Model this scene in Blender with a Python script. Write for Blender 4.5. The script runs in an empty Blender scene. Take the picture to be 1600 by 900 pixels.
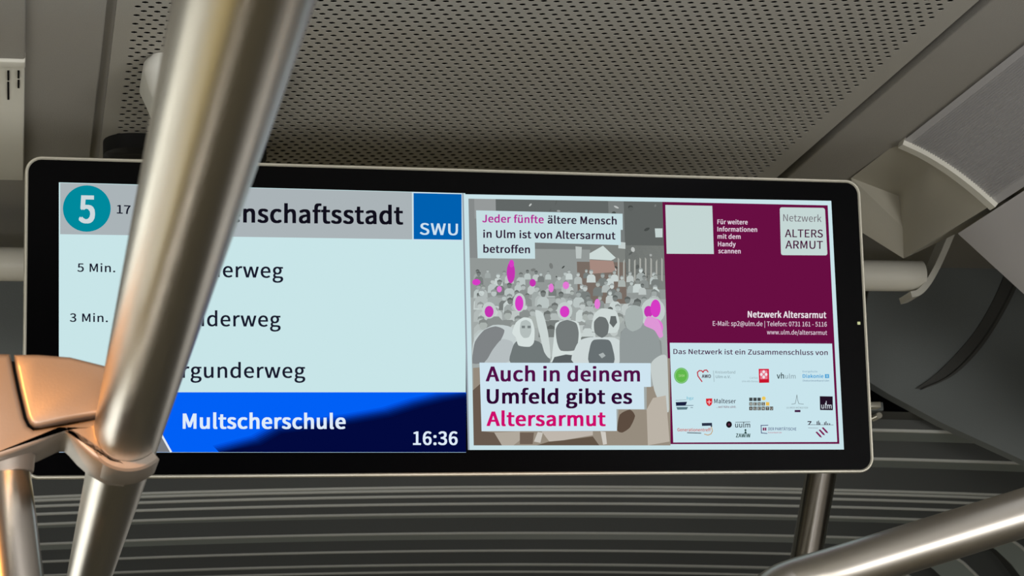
import bpy, bmesh, math, random
from mathutils import Vector, Matrix
from mathutils.geometry import tessellate_polygon

# ------------------------------------------------------------------ camera, world, light, exposure
scene = bpy.context.scene
COL = scene.collection
EYE = Vector((0.0, 0.0, 1.62))                       # the phone, held at eye height
FPX, CX, CY = 3300.0, 800.0, 450.0                   # focal length in pixels of a 1600 px wide frame
RX = Vector((0.9742753979, -0.0107170294, -0.2251057402))
RY = Vector((-0.2206824913, -0.2478390155, -0.9433318930))
RZ = Vector((-0.0456802694, 0.9687419510, -0.2438285162))
cd = bpy.data.cameras.new('camera'); cd.sensor_width = 36.0; cd.lens = FPX / 1600 * 36
cd.clip_start = 0.05; cd.clip_end = 60
cd.dof.use_dof = True; cd.dof.focus_distance = 1.86; cd.dof.aperture_fstop = 34
cam = bpy.data.objects.new('camera', cd); COL.objects.link(cam)
cam.matrix_world = Matrix.Translation(EYE) @ Matrix((RX, RY, RZ)).to_4x4()
scene.camera = cam
vs = scene.view_settings
vs.view_transform = 'Standard'; vs.look = 'None'; vs.gamma = 1; vs.use_curve_mapping = False; vs.exposure = 0.0
scene.cycles.use_denoising = True
scene.cycles.max_bounces = 8

w = bpy.data.worlds.new('world'); scene.world = w; w.use_nodes = True
w.node_tree.nodes['Background'].inputs[0].default_value = (0.8, 0.9, 1.0, 1)
w.node_tree.nodes['Background'].inputs[1].default_value = 0.05

def area(name, loc, target, sx, sy, power, col):
    l = bpy.data.lights.new(name, 'AREA'); l.shape = 'RECTANGLE'; l.size = sx; l.size_y = sy
    l.energy = power; l.color = col
    o = bpy.data.objects.new(name, l); COL.objects.link(o); o.location = loc
    d = Vector(target) - Vector(loc)
    o.rotation_euler = d.to_track_quat('-Z', 'Y').to_euler()
    return o
def spot(name, loc, target, deg, power, col, rad=0.05, blend=0.4):
    l = bpy.data.lights.new(name, 'SPOT'); l.energy = power; l.color = col
    l.spot_size = math.radians(deg); l.spot_blend = blend; l.shadow_soft_size = rad
    o = bpy.data.objects.new(name, l); COL.objects.link(o); o.location = loc
    d = Vector(target) - Vector(loc)
    o.rotation_euler = d.to_track_quat('-Z', 'Y').to_euler()
    return o
# daylight through the side windows behind and beside the camera
area('window_daylight_left', (-0.80, -0.50, 1.05), (0.5, 1.6, 2.2), 2.2, 0.30, 42, (1.0, 0.985, 0.965))
area('window_daylight_right', (1.70, -0.50, 1.05), (0.3, 1.6, 2.2), 2.2, 0.30, 42, (1.0, 0.985, 0.965))
# daylight through the windows of the next car, beyond the gangway
area('next_car_window_left', (-0.82, 5.9, 1.52), (1.0, 5.7, 1.4), 2.4, 0.7, 20, (1.0, 0.98, 0.88))
area('next_car_window_right', (1.70, 5.9, 1.45), (0.3, 5.7, 1.4), 1.7, 0.6, 4, (1.0, 0.95, 0.86))
# added spot that brightens the unseen cabinet, for the rail's bright streak
spot('added_cabinet_spot', (-0.52, 1.75, 2.20), (-0.52, 2.30, 1.80), 95, 42, (1.0, 0.99, 0.94), 0.04, 0.6)
# low orange sun through a window on the left, on the rail joint
spot('low_sun', (-0.78, 0.12, 1.98), (-0.045, 1.13, 1.835), 10.5, 175, (1.0, 0.40, 0.08), 0.06)

def ray(px, py):
    c = Vector(((px - CX) / FPX, -(py - CY) / FPX, -1.0))
    return Vector((RX.dot(c), RY.dot(c), RZ.dot(c)))
def at(px, py, Y=None, Z=None):
    """The point of the car seen at a photo pixel, on a cross plane Y or a level Z above the eye."""
    r = ray(px, py)
    return EYE + r * ((Y / r.y) if Y is not None else (Z / r.z))

# ------------------------------------------------------------------ materials
def lin(c):
    return tuple(((v / 255) / 12.92 if v / 255 <= 0.04045 else ((v / 255 + 0.055) / 1.055) ** 2.4) for v in c)
def mat(name, rgb, rough=0.6, metal=0.0, spec=0.5, grain=None, bump=0.0, tint=None):
    m = bpy.data.materials.new(name); m.use_nodes = True
    n = m.node_tree.nodes; L = m.node_tree.links; b = n['Principled BSDF']
    b.inputs['Base Color'].default_value = (*lin(rgb), 1)
    b.inputs['Roughness'].default_value = rough; b.inputs['Metallic'].default_value = metal
    b.inputs['Specular IOR Level'].default_value = spec
    if grain:
        tc = n.new('ShaderNodeTexCoord'); mp = n.new('ShaderNodeMapping'); no = n.new('ShaderNodeTexNoise')
        L.new(tc.outputs['Object'], mp.inputs[0]); L.new(mp.outputs[0], no.inputs['Vector'])
        mp.inputs['Scale'].default_value = grain; no.inputs['Scale'].default_value = 1.0; no.inputs['Detail'].default_value = 3
        bu = n.new('ShaderNodeBump'); bu.inputs['Strength'].default_value = bump; bu.inputs['Distance'].default_value = 0.001
        L.new(no.outputs['Fac'], bu.inputs['Height']); L.new(bu.outputs[0], b.inputs['Normal'])
        if tint:
            cr = n.new('ShaderNodeMapRange'); cr.inputs['To Min'].default_value = max(0, rough - tint); cr.inputs['To Max'].default_value = rough + tint
            L.new(no.outputs['Fac'], cr.inputs['Value']); L.new(cr.outputs[0], b.inputs['Roughness'])
    return m
def glow(name, rgb, k=1.0):
    m = bpy.data.materials.new(name); m.use_nodes = True
    n = m.node_tree.nodes; n.clear()
    e = n.new('ShaderNodeEmission'); e.inputs[0].default_value = (*lin(rgb), 1); e.inputs[1].default_value = k
    o = n.new('ShaderNodeOutputMaterial'); m.node_tree.links.new(e.outputs[0], o.inputs[0])
    return m
M = dict(
    ceiling=mat('ceiling_plastic', (158, 155, 146), 0.55, grain=(900, 900, 900), bump=0.25),
    strip=mat('ceiling_strip_plastic', (156, 153, 146), 0.6, grain=(700, 700, 700), bump=0.5),
    void=mat('dark_void', (14, 13, 12), 0.9, spec=0.1),
    cove=mat('ribbed_grey_plastic', (172, 171, 172), 0.55),
    beige=mat('beige_plastic', (176, 172, 158), 0.5, grain=(500, 500, 500), bump=0.12),
    lip=mat('pale_lip_plastic', (214, 212, 200), 0.45),
    header=mat('light_grey_panel', (204, 202, 204), 0.45, grain=(400, 400, 400), bump=0.1),
    railsteel=mat('polished_rail_steel', (186, 180, 170), 0.22, 1.0, grain=(20, 20, 20), bump=0.0, tint=0.03),
    white=mat('white_plastic', (214, 213, 204), 0.4, grain=(400, 400, 400), bump=0.08),
    dark=mat('dark_grey_bulkhead', (104, 109, 107), 0.7, grain=(500, 500, 500), bump=0.2),
    rubber=mat('black_rubber', (64, 64, 60), 0.7, grain=(300, 300, 300), bump=0.2),
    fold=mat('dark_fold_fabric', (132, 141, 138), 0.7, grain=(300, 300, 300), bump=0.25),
    recess=mat('painted_fold_shade', (78, 80, 77), 0.75, grain=(300, 300, 300), bump=0.2),  # shade inside the folds, put into the colour
    bead=mat('grey_fold_edging', (186, 187, 180), 0.45, grain=(200, 200, 200), bump=0.1),
    tube=mat('cream_grey_paint', (226, 223, 210), 0.45, grain=(300, 300, 300), bump=0.08),
    steel=mat('brushed_steel', (186, 181, 172), 0.3, 1.0, grain=(1800, 12, 1800), bump=0.02, tint=0.05),
    steelz=mat('brushed_steel_upright', (186, 178, 166), 0.27, 1.0, grain=(1800, 1800, 12), bump=0.02, tint=0.05),
    cast=mat('cast_satin_metal', (140, 130, 120), 0.42, 0.5, grain=(900, 900, 900), bump=0.06),
    rim=mat('silver_rim', (206, 202, 186), 0.35, 0.6, grain=(600, 600, 600), bump=0.05),
    glass=mat('black_bezel_glass', (5, 5, 6), 0.18, spec=0.07, grain=(50, 50, 50), bump=0.0),
    black=mat('black_metal', (9, 9, 9), 0.6, grain=(300, 300, 300), bump=0.1),
    floor=mat('speckled_floor', (150, 138, 104), 0.7, grain=(200, 200, 200), bump=0.2),
    wall=mat('grey_wall', (120, 118, 114), 0.6, grain=(200, 200, 200), bump=0.1),
)

# ------------------------------------------------------------------ mesh helpers
def obj(name, bm, mats, parent=None, smooth=40, loc=None):
    me = bpy.data.meshes.new(name)
    bmesh.ops.recalc_face_normals(bm, faces=bm.faces[:])
    bm.to_mesh(me); bm.free()
    for m in (mats if isinstance(mats, (list, tuple)) else [mats]): me.materials.append(m)
    if smooth:
        me.polygons.foreach_set('use_smooth', [True] * len(me.polygons))
        me.set_sharp_from_angle(angle=math.radians(smooth))
    o = bpy.data.objects.new(name, me); COL.objects.link(o)
    if parent is not None:
        o.parent = parent
        if loc is None: o.matrix_parent_inverse = Matrix.Translation(-Vector(parent.location)) if parent.rotation_euler.to_matrix() == Matrix.Identity(3) else Matrix.Identity(4)
    return o
def tag(o, label=None, cat=None, group=None, kind=None):
    if label: o['label'] = label
    if cat: o['category'] = cat
    if group: o['group'] = group
    if kind: o['kind'] = kind
    return o
def thing(name, label, cat, loc, group=None):
    o = bpy.data.objects.new(name, None); COL.objects.link(o); o.location = loc
    o.empty_display_size = 0.05
    return tag(o, label, cat, group)
def box(bm, lo, hi, bevel=0.0):
    v = [bm.verts.new((x, y, z)) for x in (lo[0], hi[0]) for y in (lo[1], hi[1]) for z in (lo[2], hi[2])]
    fs = [bm.faces.new([v[i] for i in q]) for q in ((0, 1, 3, 2), (4, 6, 7, 5), (0, 4, 5, 1), (2, 3, 7, 6), (0, 2, 6, 4), (1, 5, 7, 3))]
    if bevel:
        bmesh.ops.recalc_face_normals(bm, faces=fs)
        es = list({e for f in fs for e in f.edges})
        bmesh.ops.bevel(bm, geom=es, offset=bevel, segments=3, profile=0.5, affect='EDGES')
def tubes(bm, path, r, seg=32, cap=True):
    path = [Vector(p) for p in path]
    rad = r if isinstance(r, (list, tuple)) else [r] * len(path)
    rings = []; up = None
    for i, p in enumerate(path):
        t = (path[min(i + 1, len(path) - 1)] - path[max(i - 1, 0)]).normalized()
        if up is None:
            up = t.orthogonal().normalized()
        else:
            up = (up - t * up.dot(t)).normalized()
        sd = t.cross(up)
        rings.append([bm.verts.new(p + (up * math.cos(a) + sd * math.sin(a)) * rad[i]) for a in [k * 2 * math.pi / seg for k in range(seg)]])
    for A, B in zip(rings, rings[1:]):
        for k in range(seg):
            bm.faces.new((A[k], A[(k + 1) % seg], B[(k + 1) % seg], B[k]))
    if cap:
        bm.faces.new(rings[0]); bm.faces.new(rings[-1])
def prism(bm, pts, depth, bevel=0.0, seg=2):
    """Polygon of 3D points pushed along the vector depth."""
    depth = Vector(depth)
    a = [bm.verts.new(p) for p in pts]; b = [bm.verts.new(Vector(p) + depth) for p in pts]
    n = len(pts)
    fs = [bm.faces.new(a), bm.faces.new(b[::-1])]
    front = set(fs[0].edges) | set(fs[1].edges)
    for i in range(n):
        fs.append(bm.faces.new((a[i], b[i], b[(i + 1) % n], a[(i + 1) % n])))
    if bevel:
        bmesh.ops.recalc_face_normals(bm, faces=fs)
        bmesh.ops.bevel(bm, geom=list(front), offset=bevel, segments=seg, profile=0.5, affect='EDGES')
def spline(pts, n=8):
    """Catmull-Rom through the points."""
    P = [Vector(p) for p in pts]; P = [P[0] * 2 - P[1]] + P + [P[-1] * 2 - P[-2]]
    out = []
    for i in range(1, len(P) - 2):
        a, b, c, d = P[i - 1:i + 3]
        for k in range(n):
            t = k / n
            out.append(0.5 * ((2 * b) + (c - a) * t + (2 * a - 5 * b + 4 * c - d) * t * t + (3 * b - a - 3 * c + d) * t ** 3))
    out.append(P[-2]); return out
def rrect(w, h, r, n=8):
    pts = []
    for cx, cz, a0 in ((w - r, h - r, 0), (-w + r, h - r, 90), (-w + r, -h + r, 180), (w - r, -h + r, 270)):
        for k in range(n + 1):
            a = math.radians(a0 + 90 * k / n); pts.append((cx + r * math.cos(a), cz + r * math.sin(a)))
    return pts
E0 = EYE
def W(x, y, z): return EYE + Vector((x, y, z))        # heights counted from the eye

# ------------------------------------------------------------------ the setting
H = 0.68                                               # ceiling above the eye
XC = 0.445                                             # middle of the car
bm = bmesh.new(); box(bm, (-0.95, -4, -0.05), (1.85, 9, 0.0)); tag(obj('floor', bm, M['floor'], smooth=0), kind='structure')
def side_wall(name, x0, x1):
    bm = bmesh.new()
    zs = (0.0, 0.95, 1.85, 2.45)
    for a, b in ((-4, 2.50), (4.56, 9)):
        box(bm, (x0, a, 0), (x1, b, 0.95)); box(bm, (x0, a, 1.85), (x1, b, 2.45))
    ys = [(-4, -2.6), (-1.35, -1.3), (0.25, 2.50), (7.05, 9)]
    for a, b in ys: box(bm, (x0, a, 0.95), (x1, b, 1.85))
    tag(obj(name, bm, M['wall'], smooth=0), kind='structure')
side_wall('wall_left', -0.95, -0.86); side_wall('wall_right', 1.76, 1.85)
bm = bmesh.new(); box(bm, (-0.95, -4.1, 0), (1.85, -4, 2.45)); tag(obj('wall_back', bm, M['wall'], smooth=0), kind='structure')

bm = bmesh.new(); box(bm, (-0.95, 9, 0), (1.85, 9.1, 2.45)); tag(obj('wall_far', bm, M['wall'], smooth=0), kind='structure')

# perforated ceiling panel: real holes on a staggered grid
PX, PY, HR = 0.0112, 0.0100, 0.0031
X0, NX = 0.0855, 63
Y0, NY = 0.95, 120
Z = EYE.z + H
bm = bmesh.new()
dirs = [(-1, -1), (0, -1), (1, -1), (1, 0), (1, 1), (0, 1), (-1, 1), (-1, 0)]
hole = []
for dx, dy in dirs:
    a = math.atan2(dy, dx); hole.append((HR * math.cos(a), HR * math.sin(a)))
verts, faces = [], []
for j in range(NY):
    for i in range(NX):
        cx = X0 + (i + 0.5 + (0.5 if j % 2 else 0.0)) * PX; cy = Y0 + (j + 0.5) * PY
        b0 = len(verts)
        verts += [(cx + dx * PX / 2, cy + dy * PY / 2, Z) for dx, dy in dirs]
        verts += [(cx + hx, cy + hy, Z) for hx, hy in hole]
        verts += [(cx + hx, cy + hy, Z + 0.0007) for hx, hy in hole]
        for k in range(8):
            q = (k + 1) % 8
            faces.append((b0 + k, b0 + 8 + k, b0 + 8 + q, b0 + q))
            faces.append((b0 + 8 + k, b0 + 16 + k, b0 + 16 + q, b0 + 8 + q))
    # margins that square off the staggered rows
    y0, y1 = Y0 + j * PY, Y0 + (j + 1) * PY
    xa = X0 + (0.5 if j % 2 else 0.0) * PX; xb = xa + NX * PX
    for a, b in ((0.0735, xa), (xb, 0.8165)):
        b0 = len(verts); verts += [(a, y0, Z), (b, y0, Z), (b, y1, Z), (a, y1, Z)]; faces.append((b0, b0 + 3, b0 + 2, b0 + 1))
YE = Y0 + NY * PY
for a, b in ((-4.0, Y0), (YE, YE + 0.012), (YE + 0.015, 2.52)):
    b0 = len(verts); verts += [(0.0735, a, Z), (0.8165, a, Z), (0.8165, b, Z), (0.0735, b, Z)]; faces.append((b0, b0 + 3, b0 + 2, b0 + 1))
# folded side edges of the panel
for x in (0.0735, 0.8165):
    b0 = len(verts); verts += [(x, -4, Z), (x, 2.50, Z), (x, 2.50, Z + 0.012), (x, -4, Z + 0.012)]; faces.append((b0, b0 + 1, b0 + 2, b0 + 3))
me = bpy.data.meshes.new('ceiling'); me.from_pydata(verts, [], faces); me.materials.append(M['ceiling'])
o = bpy.data.objects.new('ceiling', me); COL.objects.link(o); tag(o, kind='structure')
bm.free()
bm = bmesh.new(); box(bm, (-0.95, -4, Z + 0.02), (1.85, 9, Z + 0.06)); tag(obj('trim_1', bm, M['void'], smooth=0), kind='structure')
# plain strips either side of it
bm = bmesh.new(); box(bm, (-0.9, -4, Z - 0.003), (0.0650, 2.50, Z + 0.012), 0.002); tag(obj('trim_2', bm, M['strip']), kind='structure')
bm = bmesh.new(); box(bm, (0.0640, -4, Z + 0.006), (0.0760, 2.50, Z + 0.010)); tag(obj('trim_4', bm, M['strip'], smooth=0), kind='structure')
bm = bmesh.new(); box(bm, (0.8285, -4, Z - 0.0004), (1.83, 2.50, Z + 0.012), 0.002); tag(obj('trim_3', bm, M['strip']), kind='structure')

# dark bulkhead round the gangway opening
YB = 2.50
op = [(XC, 0.55), (1.00, 0.55), (1.05, 0.535), (1.09, 0.510), (1.16, 0.472), (1.254, 0.429), (1.36, 0.38), (1.50, 0.30), (1.60, 0.17), (1.64, 0.0), (1.64, -1.62)]
bm = bmesh.new()
polyR = [(XC, 0.70), (1.80, 0.70), (1.80, -1.62)] + [p for p in reversed(op)]
for sgn in (1, -1):
    pts = [W(p[0] if sgn == 1 else 2 * XC - p[0], YB, p[1]) for p in polyR]
    prism(bm, pts, (0, 0.02, 0))
tag(obj('wall_front', bm, M['dark'], smooth=30), kind='structure')

# unseen cabinet and ceiling light line, both added for reflections in the rails
bm = bmesh.new(); box(bm, (-0.84, 2.30, 1.42), (-0.30, 2.495, 2.05), 0.01); tag(obj('added_cabinet_top', bm, M['white']), kind='structure')
bm = bmesh.new(); box(bm, (-0.84, 2.29, 0.0), (-0.30, 2.495, 1.415), 0.01); tag(obj('added_cabinet_base', bm, mat('yellow_reflector', (214, 190, 110), 0.5, grain=(300, 300, 300), bump=0.05)), kind='structure')  # yellow base added to give the rail a golden reflection
added_lamp = bpy.data.objects.new('added_light_line', None); COL.objects.link(added_lamp); added_lamp.location = W(0.87, 0.0, H); tag(added_lamp, kind='structure')
bm = bmesh.new(); box(bm, (0.838, -1.5, Z - 0.008), (0.900, 1.46, Z - 0.001), 0.003); obj('frame', bm, M['white'], added_lamp)
bm = bmesh.new(); box(bm, (0.843, -1.48, Z - 0.016), (0.895, 1.44, Z - 0.007), 0.004); obj('diffuser', bm, glow('added_lamp_glow', (246, 248, 255), 2.6), added_lamp)  # glowing strip added for the white highlight on the grab rail

# ------------------------------------------------------------------ gangway bellows beyond the bulkhead
ARCH = []
def arch(off):
    pts = []
    def zc(x): return 0.486 - 0.025 * (x - 0.58) ** 2
    xr, r = 1.745 + off, 0.20 + off
    half = []
    pts.append((xr, -1.6)); pts.append((xr, zc(1.6) - 0.45))
    zt = zc(1.55)
    for k in range(0, 10):
        a = math.radians(90 * k / 9)
        pts.append((xr - r + r * math.cos(a), zt - 0.20 + r * math.sin(a)))
    N = 22
    xl = 2 * 0.445 - xr
    for k in range(1, N):
        x = (xr - r) + ((xl + r) - (xr - r)) * k / N
        pts.append((x, zc(x) + off))
    zl = zc(-0.66)
    for k in range(0, 10):
        a = math.radians(90 + 90 * k / 9)
        pts.append((xl + r + r * math.cos(a), zl - 0.20 + r * math.sin(a)))
    pts.append((xl, zc(1.6) - 0.45)); pts.append((xl, -1.6))
    return pts
RIBS = [2.579, 2.79, 3.066, 3.097, 3.153, 3.232, 3.339, 3.57, 3.805, 4.01, 4.129, 4.249, 4.369]
bel = thing('gangway_bellows', 'dark grey ribbed gangway bellows behind and below the display', 'bellows', (XC, 3.3, 0.0))
FLAT = [0.56, 0.42, 0.9, 0.9, 0.80, 0.40, 0.45, 0.62, 0.40, 0.85, 0.4, 0.4, 0.4]
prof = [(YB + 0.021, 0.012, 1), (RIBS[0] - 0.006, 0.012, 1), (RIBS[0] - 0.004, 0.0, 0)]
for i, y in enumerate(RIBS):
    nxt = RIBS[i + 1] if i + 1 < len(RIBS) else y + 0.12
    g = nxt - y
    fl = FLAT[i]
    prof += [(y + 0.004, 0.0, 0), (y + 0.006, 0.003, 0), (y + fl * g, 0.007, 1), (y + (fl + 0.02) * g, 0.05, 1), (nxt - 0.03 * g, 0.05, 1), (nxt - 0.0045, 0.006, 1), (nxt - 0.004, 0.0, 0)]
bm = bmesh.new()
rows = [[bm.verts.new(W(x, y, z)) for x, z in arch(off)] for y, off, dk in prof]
seg_mat = {r[0]: (1 if p[2] else 0) for r, p in zip(rows, prof)}  # recess segments take the darker colour that paints their shade
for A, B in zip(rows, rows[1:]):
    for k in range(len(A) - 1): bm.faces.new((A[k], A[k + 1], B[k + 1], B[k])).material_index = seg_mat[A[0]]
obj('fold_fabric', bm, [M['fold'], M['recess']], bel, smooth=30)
for i, y in enumerate(RIBS):
    bm = bmesh.new(); tubes(bm, [W(x, y, z) for x, z in arch(-0.001)], 0.0030, 10); obj('fold_edging', bm, M['bead'], bel)

# ------------------------------------------------------------------ cove panels at the ceiling's edges
cov = thing('cove_panel', 'ribbed grey cove panel with pale curved lip and beige end cap right of the display', 'panel', W(0.96, 1.0, 0.64))
LIP = spline([(0.905, 0.677), (0.930, 0.6655), (0.957, 0.649), (0.983, 0.629), (1.005, 0.609)], 10)
LIP = [Vector((p[0], p[1])) for p in [(q.x, q.y) for q in [Vector((a[0], a[1], 0)) for a in LIP]]]
bm = bmesh.new(); sec = []
n = 84
for k in range(n + 1):
    t = k / n * (len(LIP) - 1); i = min(int(t), len(LIP) - 2); p = LIP[i].lerp(LIP[i + 1], t - i)
    d = (LIP[i + 1] - LIP[i]).normalized(); nn = Vector((-d.y, d.x))
    amp = 0.0009 * (1 if k % 2 else -1) if 6 < k < n - 6 else 0
    sec.append(p + nn * amp)
for y0, y1 in ((-3.9, 1.978),):
    A = [bm.verts.new(W(p.x, y0, p.y)) for p in sec]; B = [bm.verts.new(W(p.x, y1, p.y)) for p in sec]
    for k in range(n): bm.faces.new((A[k], A[k + 1], B[k + 1], B[k]))
obj('ribbed_panel', bm, M['cove'], cov, smooth=0)
bm = bmesh.new(); s = 0.0045
la = [(W(p.x, 1.978, p.y)) for p in LIP]
ringA = []
for i, p in enumerate(LIP):
    d = (LIP[min(i + 1, len(LIP) - 1)] - LIP[max(i - 1, 0)]).normalized(); nn = Vector((d.y, -d.x))
    q = [p + nn * 0.0055, p - nn * 0.006]
    ringA.append([bm.verts.new(W(q[0].x, 1.976, q[0].y)), bm.verts.new(W(q[0].x - nn.x * .001, 1.990, q[0].y - nn.y * .001)), bm.verts.new(W(q[1].x, 1.994, q[1].y)), bm.verts.new(W(q[1].x, 1.976, q[1].y))])
for A, B in zip(ringA, ringA[1:]):
    for k in range(4): bm.faces.new((A[k], A[(k + 1) % 4], B[(k + 1) % 4], B[k]))
bm.faces.new(ringA[0]); bm.faces.new(ringA[-1])
obj('end_lip', bm, M['lip'], cov)
bm = bmesh.new()
arc = [W(p.x, 1.990, p.y + 0.003) for p in LIP[::4]]
C = at(1412, 404, Y=2.2); Ep = at(1340, 359, Y=2.2); F = at(1404, 306, Y=2.165); D = at(1330, 278, Z=H - 0.002); F.z = min(F.z, Z - 0.006)
vA = [bm.verts.new(p) for p in arc]; vC, vE, vF, vD = [bm.verts.new(p) for p in (C, Ep, F, D)]
mid = bm.verts.new(C.lerp(F, 0.5) + Vector((0.002, 0, 0)))
for k in range(len(vA) - 1): bm.faces.new((vA[k], vA[k + 1], vF if k < 4 else mid))
bm.faces.new((vA[4], mid, vF))
bm.faces.new((vA[-1], vC, mid))
bm.faces.new((vA[0], vF, vD)); bm.faces.new((vD, vF, mid)); bm.faces.new((vD, mid, vC, vE))
back = bm.verts.new(W(1.15, 2.2, 0.68)); bm.faces.new((vA[-1], back, vC))
obj('end_cap', bm, M['beige'], cov, smooth=50)

cov2 = thing('cove_panel', 'pale plastic cove panel with dark slots at the upper left edge', 'panel', W(-0.1, 1.0, 0.66))
bm = bmesh.new(); box(bm, (-0.40, -3.9, EYE.z + 0.668), (-0.0012, 1.80, Z - 0.003), 0.002); obj('plain_panel', bm, M['strip'], cov2)
bm = bmesh.new(); box(bm, (-0.40, 1.800, EYE.z + 0.6655), (-0.0010, 1.818, Z - 0.003), 0.002); obj('end_lip', bm, M['lip'], cov2)
bm = bmesh.new()
prof = [(1.818, 0.669), (1.98, 0.667), (1.985, 0.6645), (2.06, 0.662), (2.13, 0.664), (2.165, 0.670), (2.17, 0.677), (1.818, 0.677)]
pts = [Vector((-0.40, y, EYE.z + z)) for y, z in prof]; prism(bm, pts, (0.3985, 0, 0), 0.001, 1); obj('end_cap', bm, M['lip'], cov2)
for px, a, b in ((13, 110, 125), (13, 127, 155), (29, 110, 122), (29, 124, 137)):
    p = at(px, a, Z=0.6688); q = at(px, b, Z=0.6678); bm = bmesh.new()
    x = (p.x + q.x) / 2
    box(bm, (x - 0.0009, p.y, EYE.z + 0.6672), (x + 0.0009, q.y, EYE.z + 0.6690)); obj('slot', bm, M['void'], cov2, smooth=0)

# smooth header panel at the right edge
bm = bmesh.new()
sec = [(1.0075, 0.6065), (1.45, 0.185), (1.752, 0.00), (1.752, 0.06), (1.46, 0.24), (1.06, 0.606)]
prism(bm, [W(x, -3.9, z) for x, z in sec], (0, 3.9 + 2.086, 0), 0.0025)
tag(obj('header_panel', bm, M['header']), 'smooth light grey header panel at the right edge below the ribbed cove', 'panel')

# cross tube behind the display, with its flat end bracket
bar = thing('cross_tube', 'cream grey cross tube running behind the display with a flat end bracket', 'tube', W(0.5, 2.3, 0.615))
bm = bmesh.new(); tubes(bm, [W(-0.80, 2.30, 0.6155), W(1.058, 2.30, 0.6150)], 0.0188, 32); obj('tube', bm, M['tube'], bar)
bm = bmesh.new()
pl = spline([at(x, y, Y=2.285) for x, y in ((1496, 344), (1487, 366), (1476, 392), (1463, 420), (1450, 442), (1437, 456), (1424, 460))], 5)
pv = []
for i, p in enumerate(pl):
    t = (pl[min(i + 1, len(pl) - 1)] - pl[max(i - 1, 0)]).normalized(); nn = Vector((t.z, 0, -t.x)) * 0.0038
    pv.append([bm.verts.new(p + nn), bm.verts.new(p - nn), bm.verts.new(p - nn + Vector((0, 0.035, 0))), bm.verts.new(p + nn + Vector((0, 0.035, 0)))])
for A, B in zip(pv, pv[1:]):
    for k in range(4): bm.faces.new((A[k], A[(k + 1) % 4], B[(k + 1) % 4], B[k]))
bm.faces.new(pv[0]); bm.faces.new(pv[-1])
obj('end_bracket', bm, M['lip'], bar)

# curved rubber strip on the bulkhead
bm = bmesh.new()
edgeL = spline([at(x, y, Y=YB - 0.004) for x, y in ((1572, 425), (1553, 468), (1527, 513), (1496, 551), (1462, 585), (1432, 607))], 6)
edgeR = spline([at(x, y, Y=YB - 0.004) for x, y in ((1596, 425), (1581, 462), (1556, 508), (1526, 551), (1487, 588), (1440, 609))], 6)
gv = [[bm.verts.new(l + Vector((0, 0.005, 0))), bm.verts.new(l), bm.verts.new(l.lerp(r, 0.72)), bm.verts.new(l.lerp(r, 0.80) - Vector((0, 0.004, 0))), bm.verts.new(r - Vector((0, 0.004, 0))), bm.verts.new(r + Vector((0, 0.005, 0)))] for l, r in zip(edgeL, edgeR)]
for A, B in zip(gv, gv[1:]):
    for k in range(5): bm.faces.new((A[k], A[k + 1], B[k + 1], B[k]))
tag(obj('rubber_strip', bm, M['rubber']), 'curved dark rubber strip on the grey bulkhead at the right', 'strip')

# small catch on the bulkhead beside the display
cat_ = thing('catch', 'small metal catch on the bulkhead just right of the display', 'catch', at(1370, 634, Y=YB - 0.02))
p = at(1371, 633, Y=YB - 0.02); bm = bmesh.new(); box(bm, (p.x - 0.020, p.y - 0.004, p.z - 0.0036), (p.x + 0.0035, YB + 0.01, p.z + 0.0036), 0.001); obj('bolt', bm, M['rim'], cat_)
bm = bmesh.new(); box(bm, (p.x - 0.018, p.y + 0.010, p.z - 0.0050), (p.x + 0.0125, YB + 0.01, p.z + 0.0060), 0.001); obj('keeper', bm, M['dark'], cat_)
p = at(1374, 649, Y=YB - 0.01); bm = bmesh.new(); tubes(bm, [p, p + Vector((0, 0.02, 0))], 0.004, 12); obj('screw', bm, M['rim'], cat_)

# ------------------------------------------------------------------ camera housing on the ceiling
hs = thing('camera_housing', 'white rounded camera housing on the ceiling behind the steel rail', 'camera', W(0.167, 1.845, H))
bm = bmesh.new(); rings = []
for z, w_, d_, r in ((0.6795, 0.0600, 0.045, 0.012), (0.674, 0.0650, 0.046, 0.016), (0.667, 0.0655, 0.045, 0.018), (0.655, 0.0610, 0.041, 0.018), (0.640, 0.0555, 0.037, 0.018), (0.632, 0.0500, 0.033, 0.018), (0.628, 0.0420, 0.026, 0.018)):
    rings.append([bm.verts.new(W(0.1675 + x, 1.845 + y, z)) for x, y in rrect(w_, d_, r, 6)])
for A, B in zip(rings, rings[1:]):
    for k in range(len(A)): bm.faces.new((A[k], A[(k + 1) % len(A)], B[(k + 1) % len(A)], B[k]))
bm.faces.new(rings[0]); bm.faces.new(rings[-1])
obj('shell', bm, M['white'], hs, smooth=60)
bm = bmesh.new(); bmesh.ops.create_uvsphere(bm, u_segments=24, v_segments=12, radius=0.018, matrix=Matrix.Translation(W(0.1675, 1.84, 0.634))); obj('lens_dome', bm, M['black'], hs)

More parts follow.
